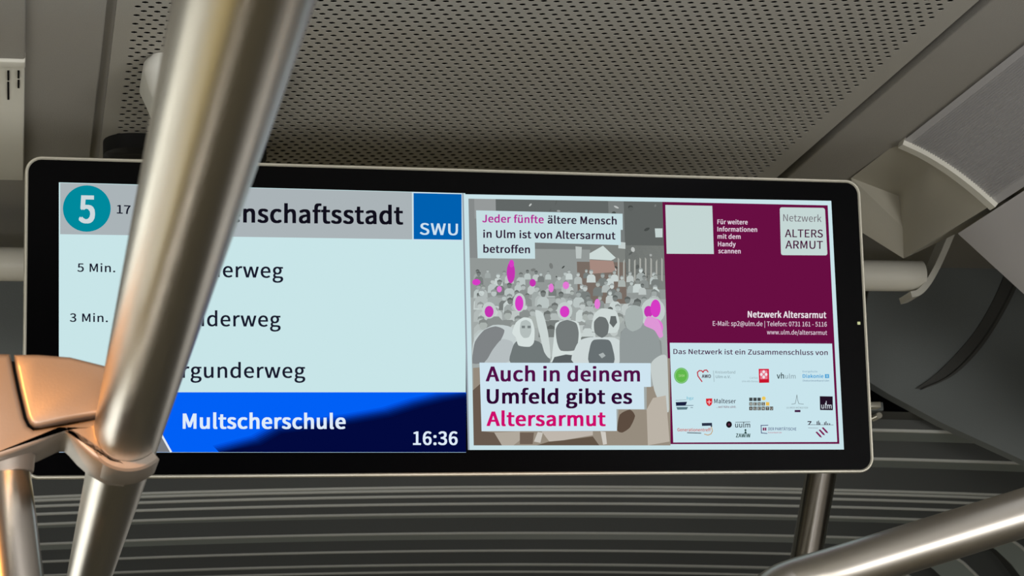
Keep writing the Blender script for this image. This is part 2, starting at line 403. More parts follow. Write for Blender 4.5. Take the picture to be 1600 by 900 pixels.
# ------------------------------------------------------------------ the display
yaw, tilt, roll = 0.0237, 0.0968, 0.0022
U = Vector((math.cos(yaw) * math.cos(roll), math.sin(yaw) * math.cos(roll), math.sin(roll)))
Nv = Vector((math.sin(yaw) * math.cos(tilt), -math.cos(yaw) * math.cos(tilt), -math.sin(tilt)))
Nv = (Nv - U * U.dot(Nv)).normalized(); V = Nv.cross(U)
DC = W(0.3786, 1.7639, 0.4261)
disp = thing('passenger_display', 'wide black framed passenger display hanging from the ceiling, with lit departures and poster', 'display', DC)
disp.rotation_mode = 'QUATERNION'
disp.rotation_quaternion = Matrix((U, -Nv, V)).transposed().to_quaternion()
def uv(px, py):
    """Where a photo pixel falls on the display's face: metres right and up from its middle."""
    r = ray(px, py); q = EYE + r * ((DC - EYE).dot(Nv) / r.dot(Nv)) - DC
    return Vector((q.dot(U), q.dot(V)))
def dobj(name, bm, mats, parent, smooth=40):
    o = obj(name, bm, mats, None, smooth); o.parent = parent; return o
HW, HH, HR2 = 0.3790, 0.1360, 0.0140
bm = bmesh.new()
prof = [(0.0030, 0.0005), (0.0019, -0.0008), (0.0006, -0.0008), (0.0, 0.0002), (0.0, 0.0065), (0.0022, 0.0080), (0.0012, 0.0095), (0.0012, 0.016), (0.006, 0.022), (0.012, 0.045), (0.022, 0.050)]
rings = [[bm.verts.new((x, y, z)) for x, z in rrect(HW - i, HH - i, max(HR2 - i, 0.004), 10)] for i, y in prof]
for A, B in zip(rings, rings[1:]):
    for k in range(len(A)): bm.faces.new((A[k], A[(k + 1) % len(A)], B[(k + 1) % len(A)], B[k]))
bm.faces.new(rings[-1])
dobj('housing', bm, M['rim'], disp, 35)
bm = bmesh.new(); bm.faces.new([bm.verts.new((x, 0.0003, z)) for x, z in rrect(HW - 0.0026, HH - 0.0026, HR2 - 0.0026, 10)]); dobj('bezel_glass', bm, M['glass'], disp)
q = uv(1342, 505); bm = bmesh.new(); box(bm, (q.x - 0.0013, -0.0004, q.y - 0.0013), (q.x + 0.0013, 0.001, q.y + 0.0013)); o = dobj('status_light', bm, glow('status_glow', (196, 200, 150)), disp); o['label'] = 'tiny pale green status light'
# mounting foot: black plate on the ceiling and an arm down to the back of the housing
dm = disp.matrix_basis.copy(); dm = Matrix.Translation(DC) @ Matrix((U, -Nv, V)).transposed().to_4x4(); di = dm.inverted()
bm = bmesh.new()
foot = [(x + 0.158, y + 2.062) for x, y in rrect(0.082, 0.032, 0.028, 8)]
a = [bm.verts.new(di @ W(x, y, H + 0.002)) for x, y in foot]; b = [bm.verts.new(di @ W(x, y, H - 0.015)) for x, y in foot]; c = [bm.verts.new(di @ W(0.158 + (x - 0.158) * .93, 2.062 + (y - 2.062) * .85, H - 0.020)) for x, y in foot]
for A, B in ((a, b), (b, c)):
    for k in range(len(A)): bm.faces.new((A[k], A[(k + 1) % len(A)], B[(k + 1) % len(A)], B[k]))
bm.faces.new(a); bm.faces.new(c)
dobj('ceiling_foot', bm, M['black'], disp)
bm = bmesh.new(); tubes(bm, [di @ W(0.158, 2.06, H - 0.01), di @ W(0.158, 2.05, 0.60), di @ W(0.158, 1.95, 0.50), di @ W(0.158, 1.79, 0.44)], 0.020, 20); dobj('support_arm', bm, M['black'], disp)

# lettering: glyph outlines, cap height 770 units
GLYPHS = {"A":[639,[4,0,102,0,176,235,458,235,532,0,634,0,373,770,265,770],[201,312,238,431,315,691,319,691,397,431,434,312]],"B":[690,[106,0,351,0,469,14,561,56,621,127,643,226,623,316,568,377,486,410,486,415,548,451,586,510,599,582,579,668,525,727,441,760,334,770,106,770],[203,443,203,693,321,693,422,681,483,642,503,569,484,502,424,458,317,443],[203,78,203,368,337,368,427,359,493,334,533,291,547,229,533,161,492,114,426,87,337,78]],"C":[670,[396,-14,466,-6,529,15,584,50,632,97,579,159,527,112,468,82,400,71,301,94,225,157,177,256,161,388,178,517,228,615,304,677,403,699,465,689,517,664,561,626,613,689,560,736,489,770,402,784,267,756,158,677,87,552,61,384,86,217,156,92,263,13]],"D":[723,[106,0,303,0,456,26,569,102,637,224,661,388,637,551,568,671,455,745,298,770,106,770],[203,80,203,691,290,691,409,671,494,613,544,517,561,388,544,258,494,161,409,101,290,80]],"E":[619,[106,0,561,0,561,83,203,83,203,363,495,363,495,446,203,446,203,688,549,688,549,770,106,770]],"F":[580,[106,0,203,0,203,346,497,346,497,428,203,428,203,688,549,688,549,770,106,770]],"G":[724,[409,-14,482,-7,547,12,603,40,646,76,646,399,393,399,393,318,557,318,557,117,519,92,472,77,418,71,308,94,228,157,178,256,161,388,179,517,231,615,311,677,417,699,485,689,540,663,583,626,636,689,582,734,509,769,414,784,273,756,161,677,87,552,61,384,87,217,159,92,269,13]],"H":[765,[106,0,203,0,203,363,562,363,562,0,660,0,660,770,562,770,562,447,203,447,203,770,106,770]],"I":[308,[106,0,203,0,203,770,106,770]],"J":[562,[249,-14,345,5,411,56,449,132,461,226,461,770,363,770,363,235,350,141,309,88,239,71,188,80,144,108,106,159,37,108,90,41,161,0]],"K":[679,[106,0,203,0,203,244,335,401,566,0,674,0,396,478,638,770,527,770,205,383,203,383,203,770,106,770]],"L":[571,[106,0,540,0,540,83,203,83,203,770,106,770]],"M":[853,[106,0,193,0,193,426,191,500,187,579,181,653,185,653,247,478,393,78,458,78,603,478,665,653,669,653,664,579,659,500,657,426,657,0,747,0,747,770,630,770,483,358,430,197,425,197,370,358,223,770,106,770]],"N":[760,[106,0,197,0,197,404,195,485,191,566,186,645,190,645,273,486,554,0,653,0,653,770,561,770,561,370,563,288,568,206,575,126,569,126,486,285,205,770,106,770]],"O":[780,[390,-14,523,14,627,94,694,221,718,388,694,554,627,678,523,756,390,784,257,756,153,678,85,554,61,388,85,221,153,94,257,14],[390,71,295,94,223,157,177,257,161,388,177,517,223,615,295,677,390,699,484,677,556,615,602,517,619,388,602,257,556,157,484,94]],"P":[665,[106,0,203,0,203,307,330,307,445,321,535,364,593,438,613,544,593,650,534,720,443,758,326,770,106,770],[203,386,203,691,313,691,402,684,466,660,504,615,517,544,505,473,468,423,406,395,317,386]],"R":[667,[203,404,203,691,332,691,434,678,497,635,519,555,497,471,434,421,332,404],[528,0,638,0,442,337,513,365,568,410,603,473,616,555,596,656,540,722,455,759,347,770,106,770,106,0,203,0,203,327,341,327]],"S":[626,[319,-14,428,3,510,50,563,119,581,205,569,280,535,336,485,378,422,411,313,458,253,486,205,526,185,587,203,646,253,685,329,699,396,690,454,665,504,627,555,689,493,738,416,771,329,784,232,768,155,726,104,662,86,580,101,506,138,450,188,410,243,382,353,334,419,302,465,260,482,196,463,131,408,87,320,71,242,83,170,117,108,167,50,100,105,53,169,17,241,-6]],"T":[629,[266,0,363,0,363,688,597,688,597,770,33,770,33,688,266,688]],"U":[758,[379,-14,488,3,576,59,634,161,655,317,655,770,562,770,562,315,548,199,509,124,451,84,379,71,309,84,252,124,213,199,200,315,200,770,103,770,103,317,124,161,182,59,270,3]],"V":[604,[247,0,359,0,604,770,505,770,381,353,307,99,303,99,228,353,103,770,1,770]],"W":[922,[190,0,306,0,420,464,459,640,463,640,501,464,618,0,735,0,894,770,801,770,718,351,676,101,670,101,616,351,508,770,419,770,313,351,258,101,254,101,208,351,127,770,27,770]],"Z":[634,[53,0,584,0,584,83,172,83,579,712,579,770,89,770,89,688,459,688,53,59]],"a":[592,[228,-14,296,-2,359,27,417,68,420,68,429,0,507,0,507,351,496,447,461,521,400,568,310,585,222,573,146,545,86,511,123,444,173,474,230,496,294,505,366,484,402,431,412,361,255,334,146,291,83,230,62,148,84,60,142,5],[255,64,204,73,168,102,154,154,168,205,211,245,290,276,412,297,412,139,359,97,308,72]],"b":[649,[348,-14,441,7,520,67,575,164,596,294,581,414,537,506,466,564,369,585,305,574,245,546,189,505,193,607,193,836,97,836,97,0,173,0,182,59,186,59,238,20,293,-5],[332,67,290,73,243,91,193,126,193,426,246,469,296,495,345,504,414,489,461,446,488,380,496,293,483,198,449,127,397,83]],"c":[536,[321,-14,388,-5,451,20,506,58,464,123,425,94,380,74,330,66,258,82,202,126,166,195,153,285,167,374,204,444,261,488,333,504,375,498,412,481,446,455,495,518,451,551,396,576,329,585,224,565,137,506,77,412,55,285,75,158,131,65,216,6]],"d":[651,[291,-14,356,-2,415,27,464,67,467,67,476,0,555,0,555,836,458,836,458,617,463,519,414,554,363,577,303,585,209,564,130,504,76,410,56,285,72,158,120,64,194,6],[312,67,245,82,196,125,165,194,154,286,167,375,203,444,255,488,319,504,366,498,412,479,458,444,458,145,411,101,363,76]],"e":[582,[328,-14,399,-6,461,15,515,44,481,108,437,84,390,68,338,63,264,77,205,117,166,180,149,263,534,263,538,317,523,428,479,512,407,566,310,585,215,564,133,505,76,410,55,285,76,159,134,65,221,7],[148,331,178,427,236,488,312,508,388,488,437,428,454,331]],"f":[342,[35,493,112,493,112,0,208,0,208,493,329,493,329,570,208,570,208,661,217,723,244,760,289,773,310,771,331,766,353,757,374,832,345,841,313,847,278,850,205,837,153,799,122,740,112,662,112,570,35,565]],"g":[593,[289,-263,408,-247,499,-204,557,-141,578,-65,555,12,489,56,379,70,267,70,207,79,176,100,167,132,172,160,185,182,204,201,231,190,259,183,288,181,370,195,436,234,481,297,497,379,491,426,475,466,451,497,567,497,567,570,369,570,346,578,319,583,288,585,206,571,138,530,92,466,75,381,86,318,113,266,149,228,149,224,119,197,96,161,86,118,93,77,111,46,138,24,138,19,92,-18,63,-62,54,-110,71,-175,119,-223,194,-253],[288,246,228,262,184,309,167,381,184,453,227,499,288,515,350,499,393,453,410,381,393,309,349,262],[303,-196,214,-184,157,-150,138,-97,143,-64,162,-31,195,0,221,-5,246,-8,269,-8,368,-8,431,-15,470,-38,483,-81,461,-137,398,-180]],"h":[638,[97,0,193,0,193,414,246,462,295,491,349,501,410,485,446,436,457,349,457,0,553,0,553,361,542,457,510,528,456,571,378,585,306,572,244,538,189,489,193,607,193,836,97,836]],"i":[289,[97,0,193,0,193,570,97,570],[145,688,178,696,201,718,209,752,201,785,178,806,145,814,112,806,90,785,82,752,90,718,112,696]],"j":[289,[37,-254,128,-231,178,-166,193,-65,193,570,98,570,98,-65,92,-125,71,-164,27,-178,8,-176,-11,-172,-27,-167,-46,-239,-23,-247,5,-252],[145,688,178,696,201,718,209,752,201,785,178,806,145,814,112,806,89,785,81,752,89,718,112,696]],"k":[580,[97,0,191,0,191,150,298,275,465,0,569,0,354,340,544,570,437,570,195,270,191,270,191,836,97,836]],"l":[298,[197,-14,221,-12,238,-9,253,-5,239,68,220,66,206,70,197,83,193,107,193,836,97,836,97,113,107,45,140,1]],"m":[973,[97,0,193,0,193,414,244,463,291,492,336,501,396,485,431,436,442,349,442,0,538,0,538,414,589,463,637,492,682,501,741,485,776,436,788,349,788,0,883,0,883,361,873,457,841,528,787,571,711,585,644,571,582,533,522,476,491,534,439,572,364,585,299,572,240,537,187,487,185,487,175,570,97,570]],"n":[641,[97,0,193,0,193,414,246,462,295,491,349,501,410,485,446,436,457,349,457,0,553,0,553,361,542,457,510,528,456,571,378,585,306,572,243,537,187,487,185,487,175,570,97,570]],"o":[637,[318,-14,418,6,502,65,560,158,582,285,560,412,502,506,418,565,318,585,218,565,134,506,76,412,55,285,76,158,134,65,218,6],[318,66,251,82,199,126,165,195,153,285,165,374,199,444,251,488,318,504,386,488,438,444,472,374,484,285,472,195,438,126,386,82]],"p":[651,[97,-241,193,-241,193,-47,190,53,242,16,295,-6,348,-14,441,7,520,67,575,164,596,294,581,414,537,506,466,564,369,585,304,574,242,544,187,504,185,504,175,570,97,570],[332,67,290,73,243,91,193,126,193,426,246,469,296,495,345,504,414,489,461,446,488,380,496,293,483,198,449,127,397,83]],"r":[408,[97,0,193,0,193,367,237,444,286,486,336,499,357,498,374,495,392,489,410,572,392,580,372,584,349,585,288,570,233,529,187,466,185,466,175,570,97,570]],"s":[492,[246,-14,335,0,400,36,439,90,453,155,426,242,361,294,279,329,219,353,174,383,157,428,168,469,203,499,263,511,310,504,352,486,392,460,438,520,389,553,329,576,262,585,178,573,116,538,78,487,65,423,90,344,153,292,231,258,293,233,342,199,361,150,349,105,312,73,249,61,186,70,131,93,80,129,34,65,94,25,167,-3]],"t":[396,[275,-14,311,-11,347,-3,381,7,362,80,342,72,319,66,297,64,245,77,217,114,209,173,209,493,364,493,364,570,209,570,209,731,129,731,119,570,28,565,28,493,113,493,113,176,129,76,180,10]],"u":[638,[264,-14,335,-1,396,35,452,89,455,89,462,0,542,0,542,570,446,570,446,166,395,111,346,79,292,69,231,85,196,134,185,221,185,570,88,570,88,209,99,113,131,43,185,1]],"v":[547,[220,0,332,0,534,570,439,570,331,246,278,78,273,78,221,246,113,570,14,570]],"w":[843,[187,0,298,0,379,306,418,472,423,472,462,308,544,0,661,0,815,570,723,570,640,241,605,82,600,82,560,241,471,570,377,570,288,241,250,82,245,82,211,241,126,570,28,570]],"y":[547,[106,-246,182,-231,240,-189,285,-126,319,-48,534,570,440,570,337,254,291,92,286,92,229,254,113,570,14,570,243,-1,230,-44,200,-107,158,-151,102,-167,86,-165,71,-162,58,-158,39,-234,58,-241,81,-244]],"z":[499,[37,0,468,0,468,78,158,78,459,519,459,570,69,570,69,493,337,493,37,51]],"0":[583,[292,-14,391,11,467,86,515,211,532,388,515,562,467,686,391,759,292,784,193,759,117,686,69,562,53,388,69,211,117,86,193,11],[292,64,232,83,186,141,156,242,145,388,156,532,186,632,232,690,292,708,352,690,398,632,428,532,439,388,428,242,398,141,352,83]],"1":[583,[92,0,515,0,515,80,360,80,360,770,287,770,242,748,190,730,127,715,127,654,265,654,265,80,92,80]],"2":[583,[46,0,530,0,530,83,317,83,191,76,315,201,410,323,472,441,494,558,478,651,433,722,362,768,269,784,201,776,142,753,90,718,42,671,98,617,144,663,198,694,257,706,337,686,384,632,399,554,378,450,313,335,203,205,46,57]],"3":[583,[276,-14,373,1,452,45,505,114,524,206,511,278,477,335,425,376,361,401,361,407,433,446,481,508,498,591,481,673,434,733,363,771,273,784,191,772,120,739,59,692,110,631,158,670,211,696,270,706,340,691,384,648,400,584,389,526,353,479,288,448,187,437,187,363,300,352,374,321,414,273,426,209,406,133,352,84,270,66,192,79,130,111,80,154,30,92,73,52,127,19,194,-5]],"4":[583,[357,0,447,0,447,212,550,212,550,289,447,289,447,770,341,770,21,275,21,212,357,212],[357,289,121,289,296,551,358,665,362,665,357,525]],"5":[583,[275,-14,369,4,450,55,506,138,527,250,509,360,459,437,385,481,295,496,252,492,215,482,180,465,200,688,489,688,489,770,116,770,90,411,142,378,183,403,224,418,270,423,354,402,410,342,430,248,407,151,349,88,266,66,187,78,125,110,77,151,28,88,72,51,126,18,193,-5]],"6":[583,[316,-14,401,4,472,55,520,134,538,236,523,342,480,418,412,463,324,478,262,467,202,435,149,386,167,536,210,635,272,688,348,705,393,698,435,677,470,646,524,705,476,746,416,773,343,784,236,761,145,689,82,560,59,368,78,201,132,82,214,10],[151,309,204,366,257,397,308,407,385,386,431,327,446,236,429,144,383,84,316,62,251,78,201,126,168,203]],"7":[583,[208,0,308,0,323,206,358,382,424,546,534,712,534,770,51,770,51,688,425,688,330,533,265,375,226,201]],"8":[583,[294,-14,392,2,468,44,517,107,535,185,516,276,469,341,405,388,405,393,452,439,491,503,507,579,493,661,451,725,385,767,296,782,213,767,146,728,101,666,85,586,100,513,137,454,189,409,189,404,137,370,92,322,60,263,48,191,67,109,118,44,195,2],[347,418,261,457,197,510,172,586,188,651,232,695,295,710,365,692,410,643,425,574,416,518,390,466],[295,58,212,76,155,126,133,200,147,269,184,327,239,374,317,341,382,303,427,255,443,188,425,120,373,75]],"9":[583,[247,-14,351,10,441,85,503,219,526,418,507,578,452,693,370,761,267,784,182,766,112,715,64,636,46,534,61,429,104,353,171,307,258,292,322,304,383,336,436,386,417,235,374,136,314,83,244,66,195,73,151,93,113,125,61,65,110,25,171,-3],[435,466,382,407,327,374,274,363,198,385,152,444,137,534,154,626,201,687,268,709,334,693,384,647,418,571]],".":[292,[146,-14,181,-4,206,21,215,59,206,97,181,123,146,132,111,123,86,97,77,59,86,21,111,-4]],":":[292,[146,410,181,419,206,445,215,483,206,521,181,547,146,557,111,547,86,521,77,483,86,445,111,419],[146,-14,181,-4,206,21,215,59,206,97,181,123,146,132,111,123,86,97,77,59,86,21,111,-4]],"@":[994,[472,-182,551,-175,625,-156,695,-122,669,-65,613,-92,549,-111,479,-118,340,-94,229,-24,156,89,129,242,164,428,257,571,388,662,541,694,682,670,784,601,846,497,867,366,852,264,815,188,764,140,708,123,658,138,636,184,644,262,690,496,627,496,613,447,611,447,586,480,555,499,518,505,424,480,353,416,307,328,291,233,310,142,361,86,433,66,485,77,533,106,576,147,579,147,599,97,641,68,700,58,781,78,856,137,912,235,934,370,907,528,830,651,709,730,549,758,362,721,206,616,99,452,59,238,91,57,179,-74,311,-155],[452,132,409,143,380,177,369,238,387,330,439,406,518,438,547,433,571,418,593,389,561,203,522,163,485,140]],"/":[412,[12,-188,82,-188,396,834,327,834]],"-":[365,[48,257,317,257,317,331,48,331]],"|":[284,[108,-293,175,-293,175,880,108,880]],"ä":[592,[228,-14,296,-2,359,27,417,68,420,68,429,0,507,0,507,351,496,447,461,521,400,568,310,585,222,573,146,545,86,511,123,444,173,474,230,496,294,505,366,484,402,431,412,361,255,334,146,291,83,230,62,148,84,60,142,5],[255,64,204,73,168,102,154,154,168,205,211,245,290,276,412,297,412,139,359,97,308,72],[201,690,231,698,252,718,259,748,252,777,231,798,201,806,171,798,150,777,143,748,150,718,171,698],[426,690,457,698,478,718,485,748,478,777,457,798,426,806,396,798,375,777,368,748,375,718,396,698]],"ü":[638,[264,-14,335,-1,396,35,452,89,455,89,462,0,542,0,542,570,446,570,446,166,395,111,346,79,292,69,231,85,196,134,185,221,185,570,88,570,88,209,99,113,131,43,185,1],[205,690,235,698,256,718,264,748,256,777,235,798,205,806,175,798,155,777,147,748,155,718,175,698],[431,690,461,698,482,718,489,748,482,777,461,798,431,806,401,798,381,777,373,748,381,718,401,698]],"ö":[637,[318,-14,418,6,502,65,560,158,582,285,560,412,502,506,418,565,318,585,218,565,134,506,76,412,55,285,76,158,134,65,218,6],[318,66,251,82,199,126,165,195,153,285,165,374,199,444,251,488,318,504,386,488,438,444,472,374,484,285,472,195,438,126,386,82],[206,690,235,698,256,718,264,748,256,777,235,798,206,806,175,798,155,777,148,748,155,718,175,698],[431,690,461,698,481,718,488,748,481,777,461,798,431,806,401,798,380,777,373,748,380,718,401,698]],"ß":[676,[455,-14,532,0,591,36,629,91,642,160,606,268,526,328,446,374,410,439,426,494,463,544,500,601,517,676,504,743,467,797,407,834,326,848,228,830,156,782,112,705,97,605,97,0,191,0,191,587,207,689,253,750,325,770,379,757,412,720,423,667,407,603,371,550,336,496,319,429,356,336,435,281,515,233,551,155,540,109,506,74,451,61,409,66,368,83,327,111,289,44,338,13,393,-7]],"Ä":[639,[196,840,227,848,247,868,255,898,247,927,227,947,196,955,168,947,148,927,141,898,148,868,168,848],[439,840,468,848,488,868,496,898,488,927,468,947,439,955,409,947,389,927,381,898,389,868,409,848],[4,0,102,0,176,235,458,235,532,0,634,0,373,770,265,770],[201,312,238,431,315,691,319,691,397,431,434,312]],"Ü":[758,[379,-14,488,3,576,59,634,161,655,317,655,770,562,770,562,315,548,199,509,124,451,84,379,71,309,84,252,124,213,199,200,315,200,770,103,770,103,317,124,161,182,59,270,3],[257,840,287,848,308,868,315,898,308,927,287,947,257,955,228,947,208,927,201,898,208,868,228,848],[499,840,528,848,548,868,556,898,548,927,528,947,499,955,469,947,449,927,441,898,449,868,469,848]]," ":[235]}
class Face:
    """Flat lit shapes on the display, one mesh with several colours."""
    def __init__(self): self.bm = bmesh.new(); self.mats = []; self.idx = {}
    def slot(self, m):
        if m.name not in self.idx: self.idx[m.name] = len(self.mats); self.mats.append(m)
        return self.idx[m.name]
    def tri(self, contours, m, layer):
        cs = [[Vector((p[0], p[1], 0)) for p in c] for c in contours]
        flat = [p for c in cs for p in c]; s = self.slot(m)
        vs_ = [self.bm.verts.new((p.x, -0.00012 * layer, p.y)) for p in flat]
        for t in tessellate_polygon(cs):
            if len(set(t)) == 3:
                try:
                    f = self.bm.faces.new([vs_[i] for i in t]); f.material_index = s
                except ValueError: pass
    def poly(self, pts, m, layer=1): self.tri([[uv(*p) for p in pts]], m, layer)
    def ell(self, cx, cy, rx, ry, m, layer=1, n=28, rot=0.0):
        c, s = math.cos(rot), math.sin(rot)
        self.poly([(cx + rx * math.cos(a) * c - ry * math.sin(a) * s, cy + rx * math.cos(a) * s + ry * math.sin(a) * c) for a in [2 * math.pi * k / n for k in range(n)]], m, layer)
    def line(self, pts, wd, m, layer=1):
        for (x0, y0), (x1, y1) in zip(pts, pts[1:]):
            L = math.hypot(x1 - x0, y1 - y0) or 1; nx, ny = -(y1 - y0) / L * wd / 2, (x1 - x0) / L * wd / 2
            ex, ey = (x1 - x0) / L * wd * .25, (y1 - y0) / L * wd * .25
            self.poly([(x0 + nx - ex, y0 + ny - ey), (x1 + nx + ex, y1 + ny + ey), (x1 - nx + ex, y1 - ny + ey), (x0 - nx - ex, y0 - ny - ey)], m, layer)
    def text(self, s, p0, p1, cap, m, bold=0, layer=3, sub=None, track=0):
        """s from pixel p0 to p1 (both on the base line) with caps cap pixels high; sub picks the letters that span p0 to p1."""
        i0, i1 = sub or (0, len(s)); x = 0; pos = []
        for ch in s: pos.append(x); x += GLYPHS[ch][0] + track + bold * 1.2
        pos.append(x)
        def ink(i, side):
            g = GLYPHS[s[i]]; xs = g[1][0::2] if len(g) > 1 else [0]
            for c in g[1:]: xs = list(xs) + list(c[0::2])
            return pos[i] + (min(xs) - bold if side == 0 else max(xs) + bold)
        a, b = ink(i0, 0), ink(i1 - 1, 1)
        A, B = uv(*p0), uv(*p1); k = (B - A) / (b - a)
        up = uv((p0[0] + p1[0]) / 2, (p0[1] + p1[1]) / 2 - cap) - uv((p0[0] + p1[0]) / 2, (p0[1] + p1[1]) / 2); up = up / (770 + bold)
        for i, ch in enumerate(s):
            cs = [list(zip(c[0::2], c[1::2])) for c in GLYPHS[ch][1:]]
            if not cs: continue
            bx, by = bold, bold * 0.55
            for ox, oy in (((-bx, -by), (bx, -by), (bx, by), (-bx, by)) if bold else ((0, 0),)):
                for pc in group_contours(cs):
                    self.tri([[A + k * (pos[i] + p[0] + ox - a) + up * (p[1] + oy) for p in c] for c in pc], m, layer)
    def build(self, name, parent): return dobj(name, self.bm, self.mats, parent, 0)
def sarea(c): return sum(c[i - 1][0] * c[i][1] - c[i][0] * c[i - 1][1] for i in range(len(c))) / 2
def inside(p, c):
    r = False
    for i in range(len(c)):
        (x0, y0), (x1, y1) = c[i - 1], c[i]
        if (y0 > p[1]) != (y1 > p[1]) and p[0] < (x1 - x0) * (p[1] - y0) / (y1 - y0) + x0: r = not r
    return r
def group_contours(cs):
    outs, ins = [], []
    for i, c in enumerate(cs):
        (ins if any(inside(c[0], d) and abs(sarea(d)) > abs(sarea(c)) for j, d in enumerate(cs) if j != i) else outs).append(c)
    return [[o] + [c for c in ins if inside(c[0], o)] for o in outs]
G = {}
def C_(r, g, b):
    k = (r, g, b)
    if k not in G: G[k] = glow('lit_%02x%02x%02x' % k, k)
    return G[k]
WHITE, INK = C_(200, 229, 232), C_(24, 26, 44)

# departures on the left half
f = Face()
f.poly([(92, 285), (727, 302), (728, 707), (92, 707)], WHITE, 1)
dep = f.build('departure_screen', disp)
f = Face(); f.poly([(94, 286), (643.5, 300.5), (644, 374), (94, 366)], C_(170, 179, 183), 2)
f.text('17', (182.5, 333.5), (204, 334.5), 13.5, INK, 22, 3)
f.text('Wissenschaftsstadt', (402, 347.5), (630, 350.3), 28.5, C_(16, 14, 26), 32, 3, sub=(6, 18))
f.build('header_bar', dep)
f = Face(); f.ell(135.6, 326, 37.3, 36.2, C_(0, 137, 156), 3, 48); f.text('5', (122.8, 347.5), (148.5, 347.8), 43, C_(205, 216, 220), 34, 4)
f.build('line_badge', dep)
f = Face(); f.poly([(644.2, 300), (722, 302.4), (722.5, 376.5), (644.5, 375.5)], C_(205, 226, 236), 2); f.poly([(646, 301.8), (721, 303.6), (721.4, 374.8), (646.3, 373.8)], C_(0, 96, 176), 3)
f.text('SWU', (655.8, 366.5), (715.4, 367.5), 18, C_(205, 225, 240), 22, 4, track=25)
f.build('operator_panel', dep)
for t_, p_, q_ in (('5 Min.', (120.7, 424.5), (180, 425.3)), ('3 Min.', (109, 502.7), (168.5, 503.2))):
    f = Face(); f.text(t_, p_, q_, 13, INK, 16, 3, track=30); f.build('waiting_time', dep)
for p_, q_, k_ in (((348, 433), (442.5, 434.2), 7), ((323.4, 509.6), (438.5, 510.4), 6), ((285, 590.2), (477, 590.4), 2)):
    f = Face(); f.text('Burgunderweg', p_, q_, 23, INK, 15, 3, sub=(k_, 12), track=18); f.build('stop_name', dep)
f = Face()
f.poly([(92, 613), (728, 613), (728, 706.6), (92, 706.6)], C_(1, 96, 246), 2)
f.poly([(92, 640), (235, 648), (266, 706.4), (92, 706.4)], C_(118, 120, 124), 3)
f.line([(233, 645), (267, 706)], 3.2, C_(225, 232, 240), 4)
curve = [(340, 706), (400, 690), (432, 672), (462, 668), (492, 664), (548, 656), (604, 646), (648, 632), (688, 622), (728, 616)]
cols = [(1, 84, 228), (1, 72, 204), (1, 58, 172), (1, 44, 140), (1, 32, 112), (0, 22, 90), (0, 14, 74), (2, 9, 62)]
for k, c in enumerate(cols):
    dx = 11.0 * k / 8 - 6
    pts = [(x + dx * 1.6 + 2, min(706.4, max(613.4, y + dx * 1.6))) for x, y in curve]
    pts = [(min(x, 727.8), y) for x, y in pts]
    f.poly(pts + [(727.9, 706.5), (342, 706.5)], C_(*c), 3 + k * 0.25)
f.text('Multscherschule', (285.3, 669.5), (540, 669.8), 23.5, C_(222, 236, 250), 34, 6)
f.text('16:36', (645, 695), (714.8, 695), 21, C_(222, 236, 250), 26, 6)
f.build('next_stop_bar', dep)

# poster on the right half
f = Face(); f.poly([(723.5, 303.5), (1298.7, 313.8), (1318.6, 702.4), (733, 703)], C_(200, 226, 232), 1); f.poly([(722, 302.4), (724.4, 302.4), (733.5, 703), (731, 703)], C_(150, 160, 170), 2)
ad = f.build('advert_screen', disp)
f = Face(); rnd = random.Random(4)
f.poly([(731.8, 310.5), (1035, 315.5), (1047.5, 696), (740, 696)], C_(162, 169, 167), 2)
def quadpt(s, t):
    a = Vector((731.8, 310.5)).lerp(Vector((1035, 315.5)), s); b = Vector((740, 696)).lerp(Vector((1047.5, 696)), s); p = a.lerp(b, t); return (p.x, p.y)
def band(t0, t1, c, l, s0=0.0, s1=1.0): f.poly([quadpt(s0, t0), quadpt(s1, t0), quadpt(s1, t1), quadpt(s0, t1)], C_(*c), l)
band(0, 0.20, (120, 125, 124), 2.2); band(0.0, 0.16, (98, 103, 102), 2.3, 0.14, 0.72); band(0.0, 0.30, (96, 100, 98), 2.3, 0.80, 1.0)
band(0.20, 0.40, (146, 152, 150), 2.2); band(0.18, 0.36, (126, 130, 126), 2.3, 0.62, 1.0); band(0.25, 0.42, (120, 108, 100), 2.4, 0.55, 0.80)
band(0.0, 0.24, (134, 138, 138), 2.4, 0.0, 0.05); band(0.0, 0.08, (150, 154, 154), 2.45, 0.03, 0.14)
for k in range(46):                                        # leaves and flags in the back of the picture
    s_, t_ = rnd.uniform(0.30, 0.99), rnd.uniform(0.01, 0.34); x, y = quadpt(s_, t_); v = rnd.choice((70, 92, 120, 165, 190))
    f.ell(x, y, rnd.uniform(1, 5), rnd.uniform(1, 4.5), C_(v, v + 4, v + 2), 2.5 + 0.002 * k, 7, rnd.uniform(0, 3))
f.poly([(921, 396), (942, 384), (962, 403), (955, 407), (921, 405)], C_(205, 218, 215), 2.7)      # tent roof
f.poly([(921, 406), (958, 408), (962, 425), (922, 428)], C_(166, 138, 128), 2.7)
f.poly([(899, 385), (909, 386), (908, 404), (900, 404)], C_(188, 196, 194), 2.7)
f.poly([(966, 378), (977, 379), (977, 389), (966, 388)], C_(196, 206, 204), 2.7); f.poly([(1023, 357), (1035, 357), (1035, 371), (1024, 371)], C_(196, 210, 208), 2.7)
for k in range(9):
    x = 965 + k * 8.5; f.poly([(x, 405 + rnd.uniform(-4, 6)), (x + 2.4, 405), (x + 2.4, 440), (x, 438)], C_(170, 172, 166), 2.7)
